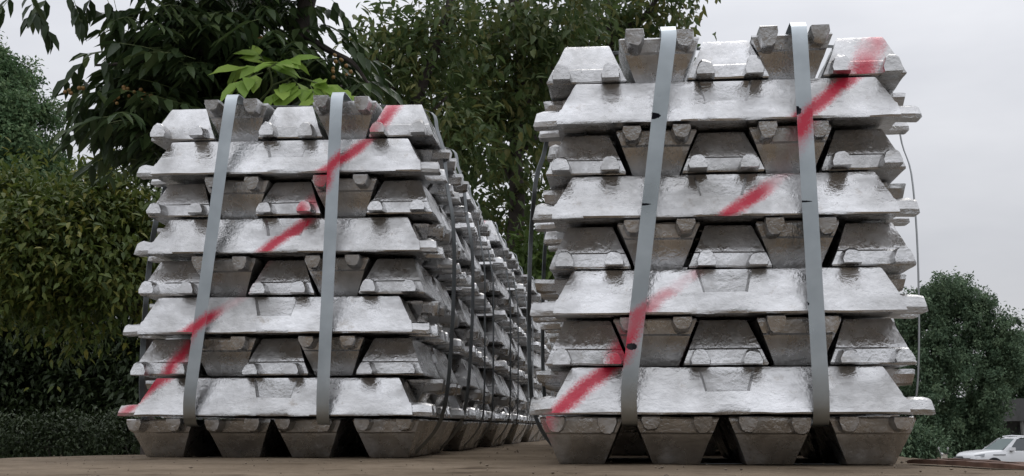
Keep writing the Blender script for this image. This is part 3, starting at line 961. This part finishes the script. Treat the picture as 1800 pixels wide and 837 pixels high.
tree('leafy_tree', 'tall leafy tree behind the left edge of the right bundle', [(1080, 520), (1075, 300), (1070, 120), (1080, -40), (1090, -260)], 17.0,
     [pxb(1060, 60, 90, 75, 17, 1, 8), pxb(1000, 170, 90, 90, 17, 1, 7), pxb(1110, 30, 50, 35, 17, .7, 3), pxb(1195, 18, 42, 26, 16.6, .5, 3), pxb(1160, -45, 70, 30, 16.8, .7, 4), pxb(960, 300, 70, 90, 17.2, .9, 6),
      pxb(1060, 200, 80, 80, 17, 1, 5), pxb(1050, -130, 160, 80, 17, 1.3, 6)], 5400, 0.110, leaf_mid, 203, 0.10,
     [[(1075, 250, 17), (1010, 160, 17), (960, 120, 17)], [(1075, 60, 17), (1130, 30, 16.8), (1165, -10, 16.7), (1200, 15, 16.6)]], per=44, spread=0.13, aspect=0.42, rich=True)
leaf_bush = leaf_mat('bush_leaf', (0.05, 0.085, 0.02), (0.08, 0.13, 0.03), (0.12, 0.17, 0.04), 0.25)
def shrub(name, label, cx, Y, blobs, n, size, mat, seed, cat='shrub', stems=3, per=30, spread=0.12, group=None):
    b = at(cx, 700, Y)
    t = empty(name, (b.x, b.y, GZ)); tag(t, label, cat, group)
    rg = random.Random(seed)
    for k in range(stems):
        mb = MB()
        limb([Vector((b.x + rg.uniform(-.2, .2), b.y, GZ - .05)), Vector((b.x + rg.uniform(-.3, .3), b.y, GZ + .8)), blobs[k % len(blobs)][0]], 0.035, 0.012, mb, 6, rg, .05)
        child_mesh(mb, 'stem', bark, t)
    o, C = crown('foliage', t, blobs, n, size, mat, seed, per, spread)
    shift(o, t)
    return t
shrub('shrub', 'bright green shrub glimpsed in the gap between the two rows', 945, 14.0, [pxb(945, 455, 60, 45, 14, .5, 3), pxb(960, 540, 80, 90, 14.2, .6, 4), pxb(930, 660, 90, 90, 14.4, .6, 4)], 5000, 0.085, leaf_bush, 301)
tree('understorey_tree', 'dark low tree filling the view behind both rows', [(860, 740), (860, 640), (850, 560)], 21.0,
     [pxb(700, 560, 150, 90, 21, 1.2, 6), pxb(850, 560, 140, 80, 21, 1.2, 7), pxb(1000, 560, 130, 80, 21, 1.2, 6), pxb(800, 680, 220, 90, 21.4, 1.2, 8), pxb(980, 680, 160, 90, 21.4, 1.2, 6), pxb(600, 560, 150, 90, 21, 1.2, 6)],
     14000, 0.15, leaf_mid, 204, 0.10, per=40, spread=0.22, shell=0.2)

# left: broad-leaved tree with yellowing leaves, the tree further off, and the clipped hedge
leaf_left = leaf_mat('yellowing_leaf', (0.040, 0.070, 0.016), (0.092, 0.125, 0.028), (0.21, 0.195, 0.042), 0.32, 0.5, 0.3)
tree('broadleaf_tree', 'low broadleaf tree with yellowish leaves left of the left bundle', [(262, 700), (255, 560), (230, 460), (190, 380)], 26.0,
     [pxb(60, 400, 95, 75, 25.5, 1.2, 8), pxb(170, 380, 90, 70, 25.8, 1.2, 8), pxb(110, 440, 140, 65, 25.2, 1.3, 9), pxb(250, 420, 80, 90, 26, 1.0, 6), pxb(-40, 430, 90, 90, 26, 1.2, 6), pxb(200, 330, 60, 30, 26, .8, 3), pxb(30, 340, 60, 40, 26, .8, 3),
      pxb(330, 440, 90, 110, 26.5, 1.2, 6), pxb(60, 490, 110, 50, 25.0, 1.0, 5), pxb(190, 490, 90, 55, 25.2, 1.0, 5), pxb(20, 520, 70, 40, 25.4, .8, 2), pxb(140, 560, 90, 50, 25.6, .8, 2)],
     23000, 0.135, leaf_left, 205, 0.11, [[(250, 560, 26), (150, 480, 25.8), (40, 430, 25.6)], [(240, 500, 26), (200, 430, 25.8), (120, 380, 25.8)]], per=22, spread=0.19, rich=True, shell=0.35)
leaf_far = leaf_mat('far_leaf', (0.060, 0.115, 0.052), (0.105, 0.175, 0.080), (0.18, 0.24, 0.11), 0.28, 0.6, 0.2)
tree('camphor_tree', 'dense rounded green tree at the far left against the sky', [(20, 720), (15, 520), (10, 380), (0, 260)], 48.0,
     sublobes([pxb(0, 170, 60, 70, 48, 2, 5), pxb(50, 240, 60, 80, 47.5, 2, 6), pxb(-60, 200, 90, 90, 48, 2.2, 6), pxb(80, 320, 50, 60, 47.6, 1.8, 5), pxb(20, 340, 100, 90, 47.4, 2, 7), pxb(-20, 110, 40, 40, 48, 1.5, 3), pxb(-90, 330, 110, 110, 48, 2.2, 6), pxb(70, 400, 90, 70, 47.6, 2, 5)], 90, 0.42, 5),
     80000, 0.12, leaf_far, 206, 0.25, per=50, spread=0.12, shell=0.8, form=0.6, aspect=0.5)
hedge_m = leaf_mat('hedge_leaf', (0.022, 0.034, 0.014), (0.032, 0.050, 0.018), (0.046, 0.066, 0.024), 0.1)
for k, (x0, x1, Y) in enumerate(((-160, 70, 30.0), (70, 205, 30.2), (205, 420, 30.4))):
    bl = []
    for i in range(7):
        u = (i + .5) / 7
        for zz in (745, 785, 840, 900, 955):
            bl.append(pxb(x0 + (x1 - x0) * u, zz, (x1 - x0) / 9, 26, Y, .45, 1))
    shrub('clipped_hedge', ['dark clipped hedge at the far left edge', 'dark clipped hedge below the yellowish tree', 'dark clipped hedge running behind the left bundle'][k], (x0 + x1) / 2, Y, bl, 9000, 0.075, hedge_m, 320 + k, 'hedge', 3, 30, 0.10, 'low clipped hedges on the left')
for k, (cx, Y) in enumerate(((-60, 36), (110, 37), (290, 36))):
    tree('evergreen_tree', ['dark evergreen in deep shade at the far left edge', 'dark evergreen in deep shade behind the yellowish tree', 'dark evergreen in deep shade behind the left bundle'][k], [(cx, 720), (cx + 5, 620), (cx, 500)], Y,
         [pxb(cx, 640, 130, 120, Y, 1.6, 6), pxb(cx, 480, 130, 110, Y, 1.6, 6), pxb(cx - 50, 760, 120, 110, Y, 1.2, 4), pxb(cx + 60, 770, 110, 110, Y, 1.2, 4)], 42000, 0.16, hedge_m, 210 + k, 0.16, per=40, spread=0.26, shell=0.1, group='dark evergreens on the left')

# right: big rounded trees far across the yard
leaf_r = leaf_mat('camphor_leaf', (0.058, 0.100, 0.060), (0.105, 0.160, 0.092), (0.17, 0.23, 0.13), 0.28, 0.6, 0.2)
tree('camphor_tree', 'large dense rounded tree behind the white car on the right', [(1665, 790), (1668, 700), (1665, 600)], 104.0,
     sublobes([pxb(1660, 530, 55, 48, 104, 3, 7), pxb(1700, 565, 60, 60, 103, 3, 7), pxb(1620, 570, 60, 60, 103, 3, 6), pxb(1735, 620, 50, 60, 103, 3, 6), pxb(1765, 650, 40, 50, 103, 3, 5), pxb(1590, 560, 40, 50, 104, 3, 4), pxb(1650, 640, 70, 70, 102, 3, 8), pxb(1720, 690, 60, 60, 102.5, 3, 7), pxb(1630, 720, 70, 60, 102, 3, 7), pxb(1690, 750, 70, 50, 102.5, 2.5, 6), pxb(1715, 745, 50, 50, 106, 2.5, 6), pxb(1600, 660, 50, 80, 103, 3, 5)], 90, 0.42, 5),
     110000, 0.19, leaf_r, 220, 0.4, per=60, spread=0.16, shell=0.80, form=0.7, aspect=0.5)
tree('camphor_tree', 'dense green tree cut by the right edge of the picture', [(1830, 790), (1832, 720), (1830, 650)], 112.0,
     sublobes([pxb(1800, 645, 45, 55, 112, 3, 6), pxb(1785, 700, 40, 40, 116, 3, 4), pxb(1760, 745, 50, 40, 118, 2.5, 5), pxb(1800, 770, 60, 40, 119, 2.5, 5), pxb(1840, 605, 65, 65, 113, 3, 6), pxb(1795, 610, 30, 35, 113, 3, 3), pxb(1790, 690, 40, 50, 116, 3, 5), pxb(1850, 700, 60, 60, 116, 3, 5), pxb(1770, 680, 40, 50, 117, 3, 4)], 40, 0.45, 5),
     40000, 0.19, leaf_r, 221, 0.35, per=60, spread=0.16, shell=0.8, form=0.7, aspect=0.5)
tree('camphor_tree', 'dense green tree hidden mostly behind the right bundle', [(1520, 790), (1522, 700), (1520, 600)], 108.0,
     [pxb(1540, 600, 70, 80, 108, 3, 5), pxb(1500, 680, 80, 90, 108, 3, 5), pxb(1560, 720, 70, 70, 107, 3, 5)], 16000, 0.32, leaf_r, 222, 0.35, per=60, spread=0.45, shell=0.7, aspect=0.5)
for k, (cx, Y, lab) in enumerate(((1610, 92, 'low dark shrub at the foot of the big tree beside the right bundle'), (1690, 101, 'low dark shrub behind the scooter'), (1740, 103, 'low dark shrub behind the white car'))):
    shrub('shrub', lab, cx, Y, [pxb(cx - 25, 800, 35, 28, Y, 1.2, 1), pxb(cx + 20, 795, 35, 30, Y, 1.2, 1), pxb(cx, 780, 30, 24, Y, 1.2, 1)], 6000, 0.22, leaf_r, 330 + k, per=40, spread=0.3, group='low shrubs across the yard')

# ------------------------------------------------------------------ gatehouse on the right
bt = empty('gatehouse', (at(1812, 740, 112).x, 110.0 * KD, GZ), R(-6))
tag(bt, 'grey flat-roofed gatehouse with dark opening behind the car', 'building')
conc = simple_mat('grey_render', (0.12, 0.12, 0.118), 0.85, var=0.15, scale=1.5)
conc2 = simple_mat('pale_render', (0.22, 0.22, 0.21), 0.85, var=0.1, scale=1.5)
darkm = simple_mat('dark_opening', (0.03, 0.032, 0.035), 0.4)
MB().box((0, 0, 3.32), (3.6, 4.0, 1.36)).build('roof_fascia', conc, bt)
MB().box((0.6, -2.04, 3.0), (2.9, 0.06, 0.55)).build('sign_panel', conc2, bt)
MB().box((0, 1.9, 1.3), (3.6, 0.2, 2.68)).build('wall', conc, bt)
MB().box((1.7, 0, 1.3), (0.2, 3.55, 2.68)).build('wall', conc, bt)
MB().box((0.25, 1.74, 1.25), (2.2, 0.06, 2.3)).build('door', darkm, bt)  # dark panel puts the shade of the opening into its colour
for x in (-1.65, -0.9):
    MB().tube([(x, -1.8, 0), (x, -1.8, 2.64)], 0.10, 10).build('column', conc2, bt)

# ------------------------------------------------------------------ white SUV
def build_car():
    t = empty('parked_car', (0, 0, 0))
    tag(t, 'white sport utility car parked across the yard at the right edge', 'car')
    paint = simple_mat('white_paint', (0.72, 0.73, 0.74), 0.22, spec=0.5)
    glass = simple_mat('tinted_glass', (0.05, 0.06, 0.065), 0.06, spec=0.8)
    wglass = simple_mat('windscreen_glass', (0.22, 0.26, 0.26), 0.08, spec=0.8)
    black = simple_mat('black_trim', (0.02, 0.02, 0.022), 0.5)
    chrome = simple_mat('chrome', (0.7, 0.7, 0.72), 0.15, metal=1.0)
    lampm = simple_mat('headlamp', (0.30, 0.32, 0.34), 0.1, spec=0.8)
    tyre_m = simple_mat('tyre', (0.02, 0.02, 0.02), 0.8)
    rim_m = simple_mat('rim', (0.5, 0.5, 0.52), 0.3, metal=0.9)
    # length along x (front at -x), stations: x, z_bottom, z_belt, half width low, half width belt
    st = [(-2.34, .40, .84, .70, .64), (-2.29, .32, .93, .82, .76), (-2.12, .28, 1.01, .90, .84), (-1.75, .26, 1.07, .93, .87), (-1.3, .26, 1.11, .94, .88), (-.85, .26, 1.13, .94, .89), (-.2, .25, 1.13, .94, .90),
          (.6, .25, 1.12, .94, .90), (1.3, .26, 1.14, .94, .89), (1.9, .28, 1.14, .93, .87), (2.2, .34, 1.12, .88, .82), (2.34, .45, 1.0, .76, .72)]
    V, F = [], []
    prof = lambda zb, zt, wl, wb: [(-wb * .72, zt + .015), (-wb * .93, zt - .012), (-wb, zt - .06), (-(wl + .012), zb + (zt - zb) * .60), (-wl, zb + (zt - zb) * .3), (-wl * .97, zb + .05), (-wl * .88, zb),
                                   (wl * .88, zb), (wl * .97, zb + .05), (wl, zb + (zt - zb) * .3), (wl + .012, zb + (zt - zb) * .60), (wb, zt - .06), (wb * .93, zt - .012), (wb * .72, zt + .015)]
    m = 14
    for (x, zb, zt, wl, wb) in st:
        V += [(x, y, z) for y, z in prof(zb, zt, wl, wb)]
    for i in range(len(st) - 1):
        for k in range(m):
            k2 = (k + 1) % m
            F.append((i * m + k, i * m + k2, (i + 1) * m + k2, (i + 1) * m + k))
    F.append(tuple(range(m - 1, -1, -1))); F.append(tuple((len(st) - 1) * m + k for k in range(m)))
    body = mesh_from('body', V, F, paint, t, smooth=40)
    # greenhouse: pillars and roof
    roof = [(-.95, 1.12, .84), (-.10, 1.66, .68), (.15, 1.74, .66), (.9, 1.77, .65), (1.6, 1.72, .64), (2.15, 1.16, .78)]
    V, F = [], []
    for (x, z, w) in roof:
        V += [(x, -w, z - .03), (x, -w * .8, z + .005), (x, w * .8, z + .005), (x, w, z - .03)]
    for i in range(len(roof) - 1):
        if i in (0,): continue
        for k in range(3):
            F.append((i * 4 + k, i * 4 + 4 + k, i * 4 + 5 + k, i * 4 + 1 + k))
    mesh_from('roof', V, F, paint, t, smooth=40)
    mesh_from('windscreen', [(-.93, -.76, 1.10), (-.93, .76, 1.10), (-.12, .62, 1.655), (-.12, -.62, 1.655)], [(0, 1, 2, 3)], wglass, t)
    for s in (-1, 1):
        for (x0, x1, x2, x3) in ((-.62, .42, .38, -.02), (.50, 1.35, 1.28, .46), (1.43, 1.98, 1.62, 1.36)):
            o = mesh_from('side_window', [(x0, s * .875, 1.13), (x1, s * .875, 1.14), (x2, s * .675, 1.66), (x3, s * .675, 1.66)], [(0, 1, 2, 3)], glass, t)
        mb = MB()
        MB().add([(-.97, s * .885, 1.08), (-.62, s * .885, 1.10), (-.02, s * .680, 1.70), (-.16, s * .675, 1.69)], [(0, 1, 2, 3)]).build('pillar', paint, t)
        for (xa, xb) in ((.42, .50), (1.35, 1.43)):
            MB().add([(xa, s * .882, 1.10), (xb, s * .882, 1.10), (xb - .05, s * .680, 1.70), (xa - .05, s * .680, 1.70)], [(0, 1, 2, 3)]).build('pillar', paint, t)
        mir = MB().box((-.52, s * 1.0, 1.19), (.20, .22, .15)).build('mirror', paint, t)
        MB().box((-.50, s * .93, 1.11), (.12, .16, .05)).build('mirror_stalk', black, mir)
        MB().tube([(.0, s * .58, 1.76), (.5, s * .59, 1.81), (1.4, s * .58, 1.77)], .02, 6).build('roof_rail', chrome, t)
        MB().add([(-2.335, s * .50, .86), (-2.27, s * .81, .90), (-1.86, s * .935, .97), (-1.90, s * .945, .84), (-2.28, s * .835, .75), (-2.35, s * .50, .74)], [(0, 1, 2, 3, 4, 5)]).build('headlight', lampm, t)
        MB().box((-1.15, s * .951, .92), (.62, .012, .035)).build('fender_trim', black, t)
        MB().box((0.0, s * .949, .47), (2.2, .02, .10)).build('sill_trim', black, t)
        for xw in (-1.42, 1.38):
            ar = MB()
            ar.add([(xw + .44 * math.cos(a), s * .952, .36 + .44 * math.sin(a)) for a in np.linspace(-.15, math.pi + .15, 18)], [tuple(range(18))])
            ar.build('wheel_arch', black, t)
            w = MB().tube([(xw, s * .75, .36), (xw, s * .965, .36)], .36, 24); w = w.build('wheel', tyre_m, t)
            rr = MB().tube([(0 + xw, s * .955, .36), (xw, s * .978, .36)], .24, 18).build('rim', rim_m, w)
    gri = MB().box((-2.325, 0, .68), (.05, .95, .17)).build('grille', black, t)
    for z in (.63, .68, .73): MB().box((-2.352, 0, z), (.02, .93, .018)).build('grille_bar', chrome, gri)
    MB().box((-2.29, 0, .42), (.06, 1.1, .10)).build('bumper_grille', black, t)
    return t
car = build_car()
cp = at(1692, 800, 86.0)
ca = R(12)          # nose towards the left and a little towards the camera
car.rotation_euler = (0, 0, ca)
car.location = (cp.x + 2.33 * math.cos(ca) + 0.25, 86.0 * KD + 2.33 * math.sin(ca), GZ)
car.scale = (1.08, 1, 1.02)

# ------------------------------------------------------------------ scooter beside the car
def build_scooter():
    t = empty('scooter', (at(1676, 800, 84).x - .1, 84.0 * KD, GZ), R(200))
    tag(t, 'beige and black scooter parked in front of the white car', 'scooter')
    cream = simple_mat('cream_plastic', (0.42, 0.38, 0.32), 0.4)
    blk = simple_mat('black_plastic', (0.02, 0.02, 0.02), 0.5)
    chrome = simple_mat('mirror_metal', (0.5, 0.5, 0.5), 0.25, metal=0.9)
    for x in (-.62, .62):
        w = MB()
        n, q = 20, 6
        vs, fs = [], []
        for i in range(n):
            a = 2 * math.pi * i / n
            for j in range(q):
                b = 2 * math.pi * j / q
                r = .21 + .055 * math.cos(b)
                vs.append((x + r * math.cos(a), .05 * math.sin(b), .265 + r * math.sin(a)))
        for i in range(n):
            for j in range(q):
                fs.append((i * q + j, ((i + 1) % n) * q + j, ((i + 1) % n) * q + (j + 1) % q, i * q + (j + 1) % q))
        wh = mesh_from('wheel', vs, fs, blk, t, smooth=180)
        MB().tube([(x, -.045, .265), (x, .045, .265)], .15, 14).build('rim', chrome, wh)
    sh = MB()
    ys = (-.22, -.14, 0, .14, .22)
    vs = []
    for (x, z, w) in ((.42, .32, .8), (.47, .55, 1.0), (.50, .80, .9), (.46, .98, .6)):
        for y in ys: vs.append((x - abs(y) * .5 + .05, y * w, z))
    for (x, z, w) in ((.40, .32, .8), (.44, .55, 1.0), (.47, .80, .9), (.43, .98, .6)):
        for y in ys: vs.append((x - abs(y) * .5 + .02, y * w, z))
    fs = []
    for b in (0, 20):
        for i in range(3):
            for j in range(4):
                a = b + i * 5 + j
                fs.append((a, a + 1, a + 6, a + 5))
    sh.add(vs, fs).build('front_shield', cream, t)
    MB().tube([(.62, 0, .40), (.58, 0, .60), (.50, 0, .9), (.44, 0, 1.02)], [.05, .05, .07, .06], 8).build('steering_column', cream, t)
    MB().tube([(.40, -.33, 1.04), (.46, -.15, 1.02), (.46, .15, 1.02), (.40, .33, 1.04)], .02, 6).build('handlebar', blk, t)
    for s in (-1, 1):
        mb = MB().tube([(.42, s * .24, 1.03), (.44, s * .32, 1.22)], .008, 5); mb.tube([(.44, s * .32, 1.26), (.455, s * .32, 1.26)], .06, 10)
        mb.build('mirror', chrome, t)
    MB().tube([(.54, 0, .98), (.585, 0, .97)], [.085, .07], 12).build('headlight', chrome, t)
    MB().box((.08, 0, .30), (.6, .28, .06)).build('footboard', blk, t)
    MB().tube([(-.15, 0, .40), (-.3, 0, .55), (-.75, 0, .62)], [.13, .17, .10], 10).build('body', cream, t)
    MB().tube([(-.08, 0, .72), (-.3, 0, .76), (-.62, 0, .78)], [.10, .13, .11], 10).build('seat', blk, t)
    MB().tube([(.62, 0, .56), (.50, 0, .58), (.35, 0, .52)], [.10, .14, .08], 8).build('front_mudguard', cream, t)
    return t
build_scooter()

# ------------------------------------------------------------------ dark red cabinet beyond the rows
ct = empty('steel_cabinet', (at(985, 500, 15.6).x, 10.7, 0), R(-5))
tag(ct, 'dark red steel cabinet glimpsed between the two rows', 'cabinet')
redm = simple_mat('red_enamel', (0.16, 0.012, 0.015), 0.45, var=0.2, scale=6)
blk = simple_mat('cabinet_black', (0.02, 0.02, 0.02), 0.6)
MB().box((0, 0, .62), (.40, .34, 1.12)).build('body', redm, ct)
cdoor = MB().box((0, -.176, .64), (.36, .012, 1.02)).build('door', redm, ct)
MB().box((.12, -.19, .66), (.02, .02, .14)).build('handle', blk, cdoor)
for x in (-.16, .16):
    for y in (-.13, .13): MB().box((x, y, .03), (.03, .03, .064)).build('foot', blk, ct)

# ------------------------------------------------------------------ unseen tree copies added behind the camera to darken the metal's reflections
src = [o for o in bpy.data.objects if o.name.startswith('camphor_tree') and 'far left' in o.get('label', '')][0]
for k, (x, y, sc_) in enumerate(((-9, -12, 1.0), (-1.5, -15, 1.15), (6, -12.5, 1.05), (13, -10, 1.0))):
    t = src.copy(); COL.objects.link(t)
    t.location = (x, y, GZ); t.rotation_euler = (0, 0, k * 1.7); t.scale = (sc_ * .8, sc_ * .8, sc_ * .62)
    t['label'] = ['dense tree added out of view, behind and left of the viewer', 'dense tree added out of view, straight behind the viewer', 'dense tree added out of view, behind and right of the viewer', 'dense tree added out of view, far right behind the viewer'][k]
    t['group'] = 'added trees behind the viewer'
    for ch in src.children:
        c = ch.copy(); COL.objects.link(c); c.parent = t
